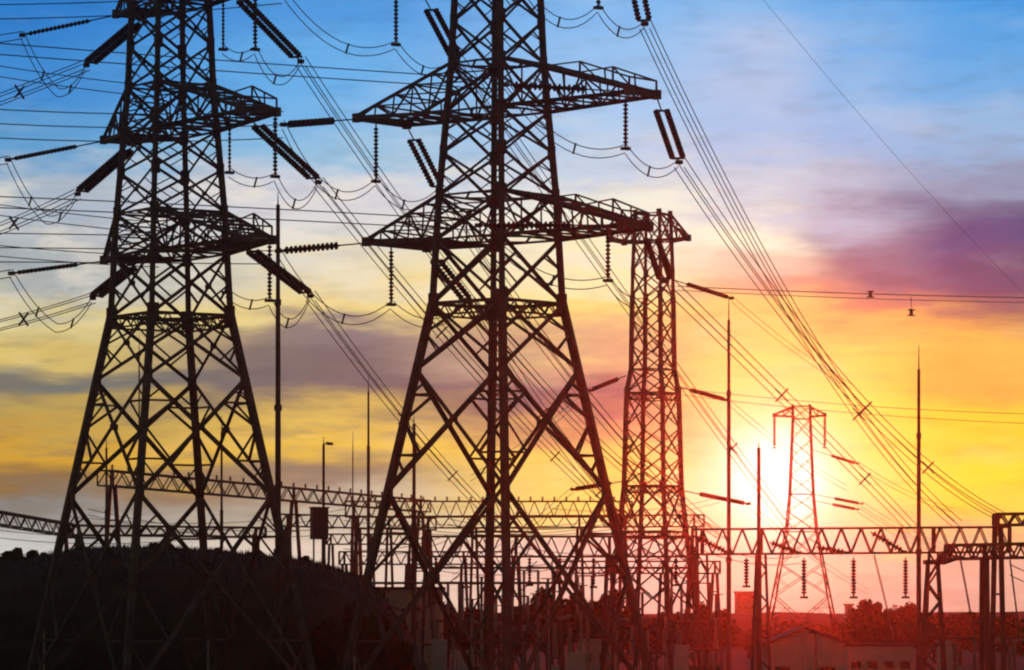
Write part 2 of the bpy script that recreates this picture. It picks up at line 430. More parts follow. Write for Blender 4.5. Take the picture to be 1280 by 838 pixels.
for yb, yt, ll, lw_, rl in ((300, 245, 171, 57, 222), (140, 80, 197, 47, 234), (-24, -82, 165, 44, 195)):
    ARMS.append(('arm', yb, yt, -1, ll/PPM, lw_/PPM, 5)); ARMS.append(('arm', yb, yt, 1, rl/PPM, 26/PPM, 6))
pylon2, tips = make_pylon(LV, PROF, ARMS, 0.55, 0.12, 'large dark lattice pylon in the middle with two wide arms and spread legs', 'big lattice pylons',
    rings=(380, 300, 245, 140, 80, -24, -82), big=(380,), peak=-190)
D2 = 312.5; D1 = 326.0
ARMS1 = []
for yb, yt, ll, lw_, rl in ((300, 245, 150, 20, 222), (140, 80, 150, 20, 234), (-24, -82, 118, 18, 195)):
    ARMS1.append(('arm', yb, yt, -1, ll/PPM, lw_/PPM, 4)); ARMS1.append(('arm', yb, yt, 1, rl/PPM, 26/PPM, 6))
pylon1, tips_l = make_pylon(LV, PROF, ARMS1, 0.55, 0.12, 'large dark lattice pylon on the left, standing before the black grassy hill', 'big lattice pylons',
    rings=(380, 300, 245, 140, 80, -24, -82), big=(380,), peak=-190)
pylon2.location = ((622-640)/F*D2, D2, 0); pylon2.rotation_euler.z = R(-41)
pylon1.location = ((213-640)/F*D1, D1, 0); pylon1.rotation_euler.z = R(-57)
bpy.context.view_layer.update()
def tip(py, yb, sx):
    a, b = (tips if py is pylon2 else tips_l)['arm', sx, yb]; mw = py.matrix_basis
    a, b = mw @ a, mw @ b
    return (a, b) if a.y < b.y else (b, a)      # the nearer corner first

# tall slim pylon further back
D3 = 430.0; PPM3 = F/D3; PPM = PPM3
LV3 = [765+EYE*PPM3, 765, 705, 665, 608, 572, 535, 492, 462, 432, 400, 370, 340, 302, 268]
PR3 = [(765+EYE*PPM3, 68), (665, 45), (608, 38.5), (492, 35), (462, 29), (340, 27), (268, 24)]
pylon3, tips3 = make_pylon(LV3, PR3, [('plain', 302, 268, -1, 50/PPM3, 22/PPM3, 3), ('plain', 302, 268, 1, 46/PPM3, 6/PPM3, 3)],
    0.42, 0.1, 'tall slim lattice pylon behind the middle one, with narrow body and belts', None,
    rings=(665, 608, 492, 462, 302, 268), big=(608, 492, 665), arm_w=0.24)
pylon3.location = ((816-640)/F*D3, D3, 0); pylon3.rotation_euler.z = R(-27)
# far pylon by the sun
D4 = 700.0; PPM4 = F/D4; PPM = PPM4
LV4 = [765+EYE*PPM4, 745, 705, 665, 640, 618, 595, 572, 550, 524, 508]
PR4 = [(765+EYE*PPM4, 68), (665, 27), (618, 21), (524, 15.5), (508, 15.5)]
pylon4, tips4 = make_pylon(LV4, PR4, [('plain', 521, 509, -1, 34/PPM4, 2/PPM4, 2), ('plain', 521, 509, 1, 29/PPM4, 2/PPM4, 2)],
    0.28, 0.08, 'small far lattice pylon beside the low sun with one narrow straight crossarm', None, rings=(665, 618, 524, 508), big=(), arm_w=0.26)
pylon4.location = ((1002-640)/F*D4, D4, 0); pylon4.rotation_euler.z = R(-8)
PPM = 16.0
bpy.context.view_layer.update()

# ---------------------------------------------------------------- insulators and wires
def tension(A, B, label, double=True, r=0.24, sepn=0.85, lead=0.2, tail=0.06, group='tension insulator strings on the pylons', horiz=None):
    A, B = Vector(A), Vector(B); root = thing('insulator_string', label, 'insulator', A, group)
    d = (B-A).normalized(); ln = (B-A).length
    side = d.cross(Vector((0,0,1))).normalized() if horiz is None else horiz
    a1 = A+d*ln*lead; b1 = A+d*ln*(1-tail)
    m = MB(); m.tube([A, a1], 0.06); m.build('link_rod', DSTEEL, root)
    offs = (sepn/2, -sepn/2) if double else (0,)
    for p in (a1, b1):
        m = MB(); m.bar(p-side*(sepn*0.62 if double else 0.22), p+side*(sepn*0.62 if double else 0.22), 0.32, 0.14); m.build('yoke_plate', DSTEEL, root)
    for q in offs:
        m = MB(); m.ribbed(a1+side*q, b1+side*q, r*1.08, 0.34, 0.42); m.build('insulator_discs', PORC, root, smooth=False)
    m = MB(); m.tube([b1, B], 0.07); m.box(B, 0.45, 0.45, 0.3, 0.4); m.build('clamp', DSTEEL, root)
    return B
def hang(A, ln, label, r=0.19, group='hanging insulator strings on the pylons', lean=(0,0), m_=None):
    A = Vector(A); B = A+Vector((lean[0], lean[1], -ln)); root = thing('hanging_insulator', label, 'insulator', A, group)
    d = (B-A).normalized()
    m = MB(); m.tube([A, A+d*ln*0.08], 0.07); m.build('link_rod', DSTEEL, root)
    m = MB(); m.ribbed(A+d*ln*0.07, A+d*ln*0.93, r*1.05, 0.3, 0.45); m.build('insulator_discs', m_ or PORC, root)
    m = MB(); m.tube([A+d*ln*0.92, B], 0.09); m.box(B, 0.7, 0.4, 0.22, 0.5); m.build('clamp', DSTEEL, root)
    return B
def curve(A, B, sag, n=28):
    return [A.lerp(B, i/n)-Vector((0,0,4*sag*(i/n)*(1-i/n))) for i in range(n+1)]
def fit_sag(A, B, mid):
    lo, hi = 0.0, 1.0
    sgn = 1 if to_px(B)[0] > to_px(A)[0] else -1
    for _ in range(50):
        t = (lo+hi)/2
        if (to_px(A.lerp(B, t))[0]-mid[0])*sgn < 0: lo = t
        else: hi = t
    p = A.lerp(B, t); z = EYE+(HOR-mid[1])/F*p.y
    return (p.z-z)/(4*t*(1-t))
WR = 0.042
def bundle(A, B, sag, label, n=4, gap=0.75, spacers=(), group='bundled conductors', gap_end=None, r=WR, cat='conductor'):
    """n wires of one phase with their spacers; sag in metres, or a photo point the wire passes"""
    A, B = Vector(A), Vector(B)
    if isinstance(sag, tuple): sag = fit_sag(A, B, sag)
    root = thing('conductor_bundle', label, cat, A, group)
    d = (B-A); side = Vector((d.y, -d.x, 0)).normalized(); up = Vector((0,0,1))
    offs = {4: ((-.5,-.5),(.5,-.5),(-.5,.5),(.5,.5)), 2: ((0,-.5),(0,.5)), 3: ((0,-.9),(0,0),(0,.9))}[n]
    base = curve(A, B, sag)
    ge = gap if gap_end is None else gap_end
    def pt(i, o):
        t = i/(len(base)-1); g = gap+(ge-gap)*t
        return base[i]+side*o[0]*g+up*o[1]*g
    for o in offs:
        m = MB(); m.tube([pt(i, o) for i in range(len(base))], r, 5); m.build('wire', WIRE, root, smooth=True)
    for t in spacers:
        i = max(0, min(len(base)-1, round(t*(len(base)-1)))); c = base[i]; s = MB(); q = gap*0.72
        if n == 4:
            s.bar(c-side*q-up*q, c+side*q+up*q, 0.13); s.bar(c-side*q+up*q+Vector((0,.02,0)), c+side*q-up*q+Vector((0,.02,0)), 0.13)
        else: s.bar(c-up*gap*0.62, c+up*gap*0.62, 0.16)
        s.build('spacer', DSTEEL, root)
    return base
def jumper(pts, sags, label, gap=0.7, group='slack jumper loops'):
    root = thing('jumper_loop', label, 'jumper wire', pts[0], group)
    path = []
    for a, b, s in zip(pts, pts[1:], sags):
        c = curve(Vector(a), Vector(b), s, 14); path += c if not path else c[1:]
    for o in (-.5, .5):
        m = MB(); m.tube([p+Vector((0.15*o,0.3*o,gap*o)) for p in path], WR*0.95, 5); m.build('wire', WIRE, root, smooth=True)
    for t in (0.3, 0.72):
        p = path[int(t*len(path))]; m = MB(); m.bar(p-Vector((0.1,.2,gap*.6)), p+Vector((0.1,.2,gap*.6)), 0.11); m.build('spacer', DSTEEL, root)
TN, TM, TL = -24, 140, 300   # rows of the three arm tiers
tier_word = {TN: 'top', TM: 'middle', TL: 'lower'}
out_r = {TN: ((806, 30), 309, (1198, 656), 430, (985, 380)), TM: ((849, 203), 310, (1250, 645), 430, (1000, 415)), TL: ((832, 352), 312, (1142, 662), 425, (991, 508))}
in_r  = {TN: ((628, -62), (632, -62), 302), TM: ((724, 106), (632, 106), 301), TL: ((730, 283), (598, 282), 301)}
vert_r = {TN: (748, 10), TM: (782, 186), TL: (760, 351)}
for y in (TN, TM, TL):
    near, far = tip(pylon2, y, 1); w = tier_word[y]
    (ex, ey), ed, (gx, gy), gd, mid = out_r[y]
    B = tension(far, at(ex, ey, ed), f'thick double insulator string sloping down right from the middle pylon\'s {w} right arm tip', lead=0.22)
    bundle(B, at(gx, gy, gd), mid, f'four wire bundle falling right from the middle pylon\'s {w} right arm', gap=0.8, spacers={TN: (.62,), TM: (.5, .72), TL: (.4, .74)}[y])
    (ix, iy), (jx, jy), idd = in_r[y]
    E = at(jx, jy, idd)
    tension(near, E, f'level dark insulator string crossing before the middle pylon\'s body from its {w} right arm', lead=0.36, r=0.27, sepn=0.32)
    lx = {TN: (0, -80), TM: (0, 61), TL: (0, 256)}[y]; LE = at(-80, lx[1]-6, 266)
    if y != TN: bundle(E, LE, {TM: (300, 84), TL: (300, 266)}[y], f'pair of level wires running left from the middle pylon\'s {w} right arm', n=2, gap=0.75, group='level incoming wires')
    vx, vy = vert_r[y]
    vb = at(vx, vy, (near.y+far.y)/2+0.5); topz = zl(y)*0+near.z-0.1
    V = hang(Vector((vb.x, vb.y, topz)), topz-vb.z, f'upright hanging insulator under the middle pylon\'s {w} right arm')
    jumper([E, V, B], [{TN: 2.0, TM: 1.1, TL: 0.8}[y]+1.0, {TN: 1.3, TM: 1.3, TL: 1.7}[y]], f'slack double jumper looping under the middle pylon\'s {w} right arm')
out_l = {TN: ((571, 74), 327, (985, 655), 440, (760, 345)), TM: ((549, 238), 327, (900, 668), 440, (700, 455)), TL: ((586, 378), 326, (800, 668), 440, (690, 535))}
in_l = {TN: (352, -12, 316), TM: (354, 156, 315), TL: (348, 314, 315)}
vert_l = {TN: (495, 56), TM: (470, 227), TL: (489, 381)}
for y in (TN, TM, TL):
    near, far = tip(pylon2, y, -1); w = tier_word[y]
    (ex, ey), ed, (gx, gy), gd, mid = out_l[y]
    B = tension(far, at(ex, ey, ed), f'thick double insulator string sloping down from the middle pylon\'s {w} left arm', lead=0.22)
    bundle(B, at(gx, gy, gd), mid, f'four wire bundle falling behind the middle pylon from its {w} left arm', gap=0.8, spacers={TN: (.55, .8), TM: (.6,), TL: (.35, .7)}[y])
    E = at(*in_l[y])
    tension(near, E, f'level dark insulator string between the two big pylons at the {w} arms', lead=0.33, r=0.28, sepn=0.32)
    ly = {TN: 8, TM: 152, TL: 311}[y]
    bundle(E, at(-80, ly-2, 283), {TN: (150, 2), TM: (200, 160), TL: (200, 312)}[y], f'three level wires running left behind the left pylon\'s {w} arms', n=3, gap=1.15, group='level incoming wires')
    vx, vy = vert_l[y]; vb = at(vx, vy, near.y*.5+far.y*.5); topz = near.z-0.1
    V = hang(Vector((vb.x, vb.y, topz)), topz-vb.z, f'upright hanging insulator under the middle pylon\'s {w} left arm')
    jumper([E, V, B], [{TN: 2.2, TM: 3.0, TL: 3.0}[y], 1.6], f'slack double jumper looping left under the middle pylon\'s {w} left arm')
# left pylon
o1r = {TN: ((376, 77), 322, (905, 670), 500, (600, 392)), TM: ((398, 228), 322, (800, 668), 500, (560, 425)), TL: ((388, 370), 322, (640, 668), 500, (470, 480))}
v1r = {TN: (319, 62), TM: (344, 221), TL: (337, 376)}
for y in (TN, TM, TL):
    near, far = tip(pylon1, y, 1); w = tier_word[y]
    (ex, ey), ed, (gx, gy), gd, mid = o1r[y]
    B = tension(near, at(ex, ey, ed), f'thick double insulator string sloping down right from the left pylon\'s {w} right arm', lead=0.22)
    bundle(B, at(gx, gy, gd), mid, f'four wire bundle falling right from the left pylon\'s {w} right arm', gap=0.75, spacers={TN: (.5,), TM: (.3, .66), TL: (.35, .6)}[y])
    vx, vy = v1r[y]; vb = at(vx, vy, near.y*.4+far.y*.6); topz = near.z-0.1
    V = hang(Vector((vb.x, vb.y, topz)), topz-vb.z, f'upright hanging insulator near the left pylon\'s {w} right arm tip')
    v2 = at({TN: 279, TM: 287, TL: 283}[y], {TN: 62, TM: 216, TL: 366}[y], vb.y+5)
    V2 = hang(Vector((v2.x, v2.y, topz)), topz-v2.z, f'upright hanging insulator close to the left pylon\'s body under its {w} right arm', r=0.13)
    jumper([V2, V, B], [0.6, 2.0], f'slack double jumper looping under the left pylon\'s {w} right arm')
    # left arm: long level string, thick sloping pair, loops
    nl, fl = tip(pylon1, y, -1)
    E = at(*{TN: (28, 44), TM: (10, 200), TL: (14, 342)}[y], 329)
    tension(nl, E, f'long thin level insulator string reaching left from the left pylon\'s {w} arm', lead=0.3, r=0.17, sepn=0.3)
    bundle(E, at(-120, {TN: 58, TM: 212, TL: 352}[y], 320), 0.2, f'pair of wires leaving the picture left from the left pylon\'s {w} arm', n=2, gap=0.6, group='wires leaving on the left')
    A2 = fl.lerp(pylon1.matrix_basis @ Vector((0,0,fl.z)), 0.25)
    G = at(*{TN: (108, 82), TM: (97, 243), TL: (116, 373)}[y], 338)
    tension(A2, G, f'thick double insulator string sloping down left from the left pylon\'s {w} left arm', lead=0.2, r=0.27)
    bundle(G, at(-120, {TN: 168, TM: 322, TL: 430}[y], 352), {TN: (30, 113), TM: (30, 274), TL: (30, 399)}[y], f'four wire bundle falling left from the left pylon\'s {w} left arm', gap=0.75, spacers=(.35,))
    jumper([E, G.lerp(E, .45)-Vector((0,0,3.4)), G], [0.6, 0.7], f'slack double jumper hanging in a loop left of the left pylon\'s {w} arm')
    bundle(at(-150, {TN: 62, TM: 238, TL: 296}[y], 345), pylon1.matrix_basis @ Vector((-2, 0, zl({TN: 84, TM: 262, TL: 306}[y]))), 0.3,
           f'pair of level wires reaching the left pylon\'s body below its {w} arms', n=2, gap=0.9, group='wires leaving on the left')

# strings and wires of the slim pylon
def px3(x, y, d=D3): return at(x, y, d)
bpy.context.view_layer.update()
for (a, b, lab) in (((842, 350), (914, 373), 'drooping insulator string on the upper right side of the slim pylon'), ((850, 484), (908, 500), 'drooping insulator string at the belt on the right of the slim pylon'),
                    ((856, 614), (935, 630), 'drooping insulator string low on the right of the slim pylon'), ((782, 470), (738, 488), 'short insulator string at the belt on the left of the slim pylon'),
                    ((778, 602), (716, 612), 'thin insulator string low on the left of the slim pylon')):
    B = tension(px3(*a), px3(b[0], b[1], D3+8), lab, double=False, r=0.24, lead=0.25, group='insulator strings on the slim pylon')
    sg = 1 if b[0] > a[0] else -1
    e = at(b[0]+sg*150, b[1]+110, D3+90)
    bundle(B, e, 0.6, 'pair of thin wires leading on from the ' + lab[:lab.index(' of the')].replace('drooping ', '').replace('thin ', '').replace('short ', ''), n=2, gap=0.7, r=0.03, group='thin wires of the slim pylon')
for sx, (x, y1, y2), lab in ((-1, (969, 522, 562), 'thin hanging insulator at the left crossarm end of the far pylon'), (1, (1031, 522, 562), 'thin hanging insulator at the right crossarm end of the far pylon')):
    t = [k for k in tips4 if k[1] == sx][0]; a, b = tips4[t]; p = pylon4.matrix_basis @ ((a+b)/2)
    hang(p, (y2-y1)/F*D4, lab, r=0.28, group='insulators of the far pylon')
for (a, b, lab) in (((1014, 562), (1072, 580), 'upper dark insulator string stretching right from the far pylon'), ((1017, 618), (1077, 630), 'middle dark insulator string stretching right from the far pylon'),
                    ((1017, 626), (1072, 637), 'lowest dark insulator string stretching right from the far pylon')):
    B = tension(at(*a, D4), at(*b, D4+10), lab, double=False, r=0.26, lead=0.45, group='insulators of the far pylon')
    bundle(B, at(b[0]+120, b[1]+58, D4+160), 1.0, lab.replace('dark insulator string stretching', 'wire pair leading').replace('from', 'beyond'), n=2, gap=0.9, r=0.05, group='wires of the far pylon')
# single wires across the sky
def overhead(a, b, sag, label, r=0.05):
    A, B = Vector(a), Vector(b); m = MB(); m.tube(curve(A, B, sag), r, 5)
    return tag(m.build('overhead_wire', WIRE, None, origin=A, smooth=True), label, 'wire', 'single wires in the sky')
overhead(at(930, -30, 420), at(1330, 418, 520), 1.2, 'thin earth wire slanting down across the pale blue sky on the right', 0.022)
overhead(at(846, 358, 440), at(1420, 374, 420), 0.25, 'upper of two close wires crossing the purple cloud on the right', 0.05)
overhead(at(846, 363, 440), at(1420, 380, 420), 0.3, 'lower of two close wires crossing the purple cloud on the right', 0.04)
overhead(at(852, 486, 440), at(1420, 520, 420), 0.7, 'upper thin wire across the orange sky at belt height of slim pylon', 0.03)
overhead(at(852, 494, 440), at(1420, 533, 420), 0.7, 'lower thin wire across the orange sky at belt height of slim pylon', 0.03)
def marker(px, py, D, label, rod=None):
    p = at(px, py, D); t = thing('line_spacer', label, 'spacer', p, 'dots on the wires')
    m = MB(); m.box(p, 0.35, 0.3, 0.75); m.build('clamp_body', DSTEEL, t)
    if rod: m = MB(); m.tube([p, at(px, rod, D)], 0.035); m.build('hanger', DSTEEL, t)
    m = MB(); m.tube([p+Vector((-.4,0,.3)), p+Vector((.4,0,.3))], 0.07); m.tube([p+Vector((-.4,0,-.3)), p+Vector((.4,0,-.3))], 0.07); m.build('grip', DSTEEL, t)
marker(1088, 368, 431, 'small dark clamp on the two wires before the purple cloud')
marker(1139, 391, 428, rod=371, label='small dark weight hanging just below the wires by the purple cloud')

# ---------------------------------------------------------------- masts
def mast(px, top, D, w, label, collars=(), spike=None, base=0.0):
    x = (px-640)/F*D; s = D/F; zt = EYE+(HOR-top)*s
    root = thing('lightning_mast', label, 'mast', (x, D, base), 'lightning masts')
    zs = [base]+[EYE+(HOR-c)*s for c in sorted(collars, reverse=True)]+[zt]
    n = len(zs)-1
    for i in range(n):
        r = w/2*(1-0.38*i/max(1, n-1)) if n > 1 else w/2
        m = MB(); m.lathe((x, D, zs[i]), (x, D, zs[i+1]), [(0, r), (zs[i+1]-zs[i], r*0.9)], 8); m.build('pole_section', DSTEEL, root)
        if i:
            m = MB(); m.lathe((x, D, zs[i]-0.25), (x, D, zs[i]+0.25), [(0, r*1.5), (0.5, r*1.5)], 8); m.build('collar', DSTEEL, root)
    if spike:
        m = MB(); m.tube([(x, D, zt-0.1), (x, D, EYE+(HOR-spike)*s)], 0.07, 5, 0.03); m.build('spike', DSTEEL, root)
    return root
mast(347.5, 256, 350, 0.62, 'tall dark mast right beside the left pylon', (690, 510, 378), 240)
mast(460.5, 490, 470, 0.42, 'slender mast between the two big pylons', (560,), 470)
mast(404.5, 556, 440, 0.5, 'short mast behind the dark blue box on legs', (640,), 546)
mast(911, 400, 395, 0.5, 'tall mast right of the slim pylon, left of the sun', (700, 492), 372)
mast(948.5, 560, 392, 0.62, 'mast standing before the bright sun disc', (690,), 552)
mast(1148.5, 462, 378, 0.5, 'tall mast on the right rising before the orange sky', (690, 545), 432)
mast(517.5, 530, 420, 0.6, 'dark mast beside the left leg of the middle pylon', (640,), 520)
mast(133, 560, 520, 0.5, 'thin mast seen through the left pylon\'s left legs', (640,), 545)
mast(277, 540, 520, 0.5, 'thin mast seen through the left pylon\'s right legs', (640,), 520)
mast(174, 440, 560, 0.36, 'faint tall mast seen through the left pylon\'s left faces', (560,), 420)
mast(441, 565, 600, 0.3, 'very thin far mast left of the slender mast', (620,), 540)
# little lamp on the short mast
lp = thing('yard_lamp', 'small yard lamp bracket on top of the short mast', 'lamp', at(404.5, 557, 440))
m = MB(); m.tube([at(404.5, 557, 440), at(409, 553, 440), at(413, 554, 440)], 0.08); m.build('bracket', DSTEEL, lp)
m = MB(); m.box(at(412.5, 555, 440), 0.7, 0.4, 0.3); m.build('lamp_head', DSTEEL, lp)

# ---------------------------------------------------------------- portal gantries
def gantry(label, A, B, hb, cols_t, npan, wb=1.6, cw=0.16, splay=1.6, pegs=0, legw=0.5, group='steel portal gantries', style='a'):
    A, B = Vector(A), Vector(B); d = (B-A).normalized(); side = Vector((d.y, -d.x, 0)).normalized(); up = Vector((0,0,1))
    root = thing('portal_gantry', label, 'gantry', (A.x, A.y, 0), group)
    P = lambda t, sd, lv: A.lerp(B, t)+side*(sd*wb/2)-up*(hb*lv)
    ch = MB()
    for sd in (1, -1):
        for lv in (0, 1): ch.bar(P(0, sd, lv), P(1, sd, lv), cw)
    beam = ch.build('beam', DSTEEL, root)
    w = cw*0.62
    for sd in (1, -1):
        m = MB()
        for q in range(npan):
            t0, t1 = q/npan, (q+1)/npan; tm = (t0+t1)/2
            m.bar(P(t0, sd, 1), P(tm, sd, 0), w); m.bar(P(tm, sd, 0), P(t1, sd, 1), w)
        m.bar(P(0, sd, 0), P(0, sd, 1), cw); m.bar(P(1, sd, 0), P(1, sd, 1), cw)
        m.build('web_lattice', DSTEEL, beam)
    m = MB()
    for q in range(npan+1):
        for lv in (0, 1): m.bar(P(q/npan, 1, lv), P(q/npan, -1, lv), w)
        if q < npan: m.bar(P(q/npan, 1, 1), P((q+1)/npan, -1, 1), w); m.bar(P(q/npan, -1, 0), P((q+1)/npan, 1, 0), w)
    m.build('plan_lattice', DSTEEL, beam)
    for q in range(pegs):
        c = A.lerp(B, (q+0.5)/pegs); m = MB(); m.ribbed(c+up*0.05, c+up*0.75, 0.2, 0.22); m.build('peg_insulator', PORC, beam)
    for t in cols_t:
        c = A.lerp(B, t); m = MB(); top = c-up*hb
        if style == 'lattice':
            for sx_ in (-1, 1):
                for sd in (-1, 1):
                    m.bar(Vector((c.x, c.y, 0))+d*(sx_*0.95)+side*sd*0.95, top+d*sx_*0.45+side*sd*0.45, 0.2)
            H = top.z
            for k in range(8):
                z0, z1 = k/8, (k+1)/8
                for sd in (-1, 1):
                    f0 = 0.95-0.5*z0; f1 = 0.95-0.5*z1
                    a = Vector((c.x, c.y, H*z0)); b = Vector((c.x, c.y, H*z1)); s_ = 1 if k % 2 else -1
                    m.bar(a+d*s_*f0+side*sd*f0, b-d*s_*f1+side*sd*f1, 0.11); m.bar(a+d*sd*f0+side*s_*f0, b+d*sd*f1-side*s_*f1, 0.11)
        else:
            for sx_ in (-1, 1):
                m.bar(Vector((c.x, c.y, 0))+d*(sx_*splay*0.5)+side*sx_*splay, top+d*sx_*0.22+side*sx_*0.2, legw)
            for q in (0.3, 0.6, 0.82):
                p = [Vector((c.x, c.y, 0)).lerp(Vector((top.x, top.y, top.z)), q)+(d*sx_*splay*0.5+side*sx_*splay)*(1-q) for sx_ in (-1, 1)]
                m.bar(p[0], p[1], legw*0.4)
        m.bar(top, c+up*0.02, legw*0.8)
        m.box(Vector((c.x, c.y, 0.2)), 2.2, 2.2, 0.4)
        m.build('column', DSTEEL, root)
    return root, P
gantry('long right lattice portal beam under the sun, spanning three columns', at(866, 662, 400), at(1262, 659, 400), 2.5, (0.03, 0.215, 0.76), 16, cw=0.2, style='lattice')
gantry('lattice portal beam crossing behind the middle pylon\'s lower legs', at(528, 671, 420), at(872, 671, 420), 2.1, (0.02, 0.34, 0.68, 0.98), 16, cw=0.2, legw=0.42)
gantry('farther spiked portal beam behind the middle pylon above the yard', at(432, 627, 615), at(790, 627, 615), 2.4, (0.03, 0.5, 0.97), 22, pegs=24, cw=0.2)
gantry('slanting spiked portal beam seen through the left pylon\'s legs', at(130, 588, 460), at(532, 626, 612), 1.75, (0.02, 0.52, 0.98), 24, pegs=26, cw=0.18)
gantry('low level portal beam just above the hill behind the left pylon', at(86, 657, 505), at(332, 660, 505), 1.2, (0.05, 0.5, 0.95), 14, cw=0.26)
gantry('sloping portal beam at the left edge above the hill', at(-90, 625, 430), at(84, 655, 505), 1.5, (0.0, 0.97), 12, cw=0.18)
gantry('lower portal beam between the two big pylons', at(350, 643, 540), at(545, 648, 540), 1.6, (0.05, 0.5, 0.95), 12, cw=0.2)
gantry('nearer portal beam at the right edge on dark splayed columns', at(1184, 682, 335), at(1420, 677, 330), 1.15, (0.20, 0.95), 14, cw=0.24, splay=1.0, legw=0.42)
gantry('high short portal beam at the upper right edge of the yard', at(1243, 643, 345), at(1450, 640, 345), 0.95, (0.02, 0.97), 12, cw=0.24, legw=0.42, splay=0.9)
gantry('middle distance portal beam between slanting and long beams behind the middle pylon', at(470, 646, 520), at(880, 644, 520), 1.5, (0.04, 0.3, 0.62, 0.97), 20, cw=0.17, legw=0.36)
gantry('low portal beam on slim columns behind the middle pylon\'s left leg', at(424, 690, 480), at(640, 690, 480), 1.5, (0.03, 0.4, 0.72, 0.97), 14, cw=0.17, legw=0.36)
gantry('low portal beam on slim columns behind the slim pylon', at(690, 702, 470), at(900, 702, 470), 1.4, (0.03, 0.34, 0.66, 0.97), 13, cw=0.17, legw=0.36)
gantry('small low portal beam between the hill and the middle pylon', at(408, 668, 520), at(520, 668, 520), 1.3, (0.05, 0.5, 0.95), 8, cw=0.17, legw=0.34)
for i, (x, y, d, ln, lab) in enumerate(((545, 696, 420, 2.6, 'just right of the dark mast'), (582, 696, 420, 3.2, 'left of the middle pylon\'s front leg'), (662, 696, 420, 3.0, 'right of the middle pylon\'s front leg'), (700, 696, 420, 2.6, 'at the crossing of the right diagonals'),
    (742, 696, 420, 3.2, 'left of the middle pylon\'s right leg'), (845, 696, 420, 3.0, 'right of the slim pylon\'s legs'))):
    hang(at(x, y, d), ln, f'hanging insulator under the beam behind the middle pylon, {lab}', r=0.2, group='insulators hanging under the middle beam')
for (x0, y0, x1, y1, d, sg, lab) in ((430, 690, 560, 672, 470, .8, 'below the small low portal beam'), (520, 704, 690, 708, 440, .8, 'behind the middle pylon\'s left diagonal'), (640, 686, 860, 690, 440, .9, 'behind the middle pylon\'s right diagonals'), (560, 652, 780, 655, 500, 1.2, 'high behind the middle pylon\'s front leg'), (860, 676, 1000, 700, 410, .9, 'below the long right beam'), (110, 640, 420, 664, 480, 1.3, 'across the left pylon\'s legs')):
    bundle(at(x0, y0, d), at(x1, y1, d+12), sg, f'pair of slack yard wires {lab}', n=2, gap=0.7, group='bus wires of the yard')
# sloping knee of the near right beam down to its own column
kn = thing('gantry_column', 'dark splayed gantry column with a slanting knee beside the right mast', 'gantry', at(1166, 765, 338)*1.0)
kn.location.z = 0
m = MB(); c = at(1166, 703, 338)
for sx_, sd in ((-1,-1),(1,-1),(1,1),(-1,1)): m.bar((c.x+sx_*1.1, c.y+sd*1.1, 0), (c.x+sx_*0.42, c.y+sd*0.42, c.z), 0.26)
for k in range(7):
    z0, z1 = c.z*k/7, c.z*(k+1)/7; f0, f1 = 1.1-0.68*k/7, 1.1-0.68*(k+1)/7; s_ = 1 if k % 2 else -1
    for sd in (-1, 1): m.bar((c.x+s_*f0, c.y+sd*f0, z0), (c.x-s_*f1, c.y+sd*f1, z1), 0.14); m.bar((c.x+sd*f0, c.y+s_*f0, z0), (c.x+sd*f1, c.y-s_*f1, z1), 0.14)
m.box((c.x, c.y, c.z), 1.5, 1.5, 0.4); m.build('column', DSTEEL, kn)
m = MB()
for sd in (-1, 1):
    a, b = c+Vector((0.3, sd*0.6, 0)), at(1190, 682, 336)+Vector((0, sd*0.6, 0)); m.bar(a, b, 0.26)
    a2, b2 = c+Vector((0.9, sd*0.6, -0.1)), at(1200, 697, 336)+Vector((0, sd*0.6, 0)); m.bar(a2, b2, 0.22); m.bar(a.lerp(b, .5), a2, 0.15); m.bar(a.lerp(b, .5), b2, 0.15)
m.build('knee', DSTEEL, kn)
# hanging strings and drooping strings on the right gantry
for x, lab in ((933, 'beside the mast before the sun'), (1005, 'below the far pylon\'s middle'), (1067, 'before the pale far hills'), (1132, 'just left of the right mast')):
    hang(at(x, 697, 400), 4.0 if x > 940 else 2.9, f'thick hanging insulator under the right beam {lab}', r=0.27, group='insulators hanging under the right beam')
for (a, b, lab) in (((872, 672), (908, 690), 'by its left end'), ((962, 678), (998, 691), 'just right of the mast before the sun'), ((1020, 684), (1058, 691), 'right of the far pylon\'s leg'), ((1088, 665), (1130, 690), 'near the right mast')):
    tension(at(*a, 398.4), at(*b, 398), f'drooping insulator string lying along the right beam {lab}', double=False, r=0.3, lead=0.08, group='insulators lying along the right beam')
for (a, b, lab) in (((1092, 692, 400), (1118, 800, 392), 'from the right beam before the trees'), ((1200, 697, 336), (1219, 800, 332), 'from the near right beam, left one'), ((1262, 697, 336), (1275, 800, 332), 'from the near right beam, right one')):
    bundle(at(*a), at(*b), -0.1, f'pair of slack drop wires hanging {lab}', n=2, gap=0.5, group='drop wires in the yard')
# wires strung among the gantries
for (a, b, sag, lab) in (((85, 650, 500), (432, 640, 615), 1.5, 'pair of sagging bus wires seen through the left pylon above the hill'), ((430, 655, 560), (790, 650, 560), 1.4, 'pair of sagging bus wires behind the middle pylon below the spiked beam'),
                         ((0, 668, 480), (250, 668, 480), 0.7, 'pair of sagging bus wires low at the left edge'), ((545, 660, 500), (866, 655, 480), 0.8, 'pair of bus wires stretched between middle and right beams'),
                         ((1262, 712, 332), (1400, 715, 332), 1.2, 'pair of sagging wires at the right edge below the near beam'), ((690, 640, 560), (900, 625, 700), 1.2, 'pair of bus wires behind the slim pylon')):
    bundle(at(*a), at(*b), sag, lab, n=2, gap=0.9, group='bus wires of the yard')

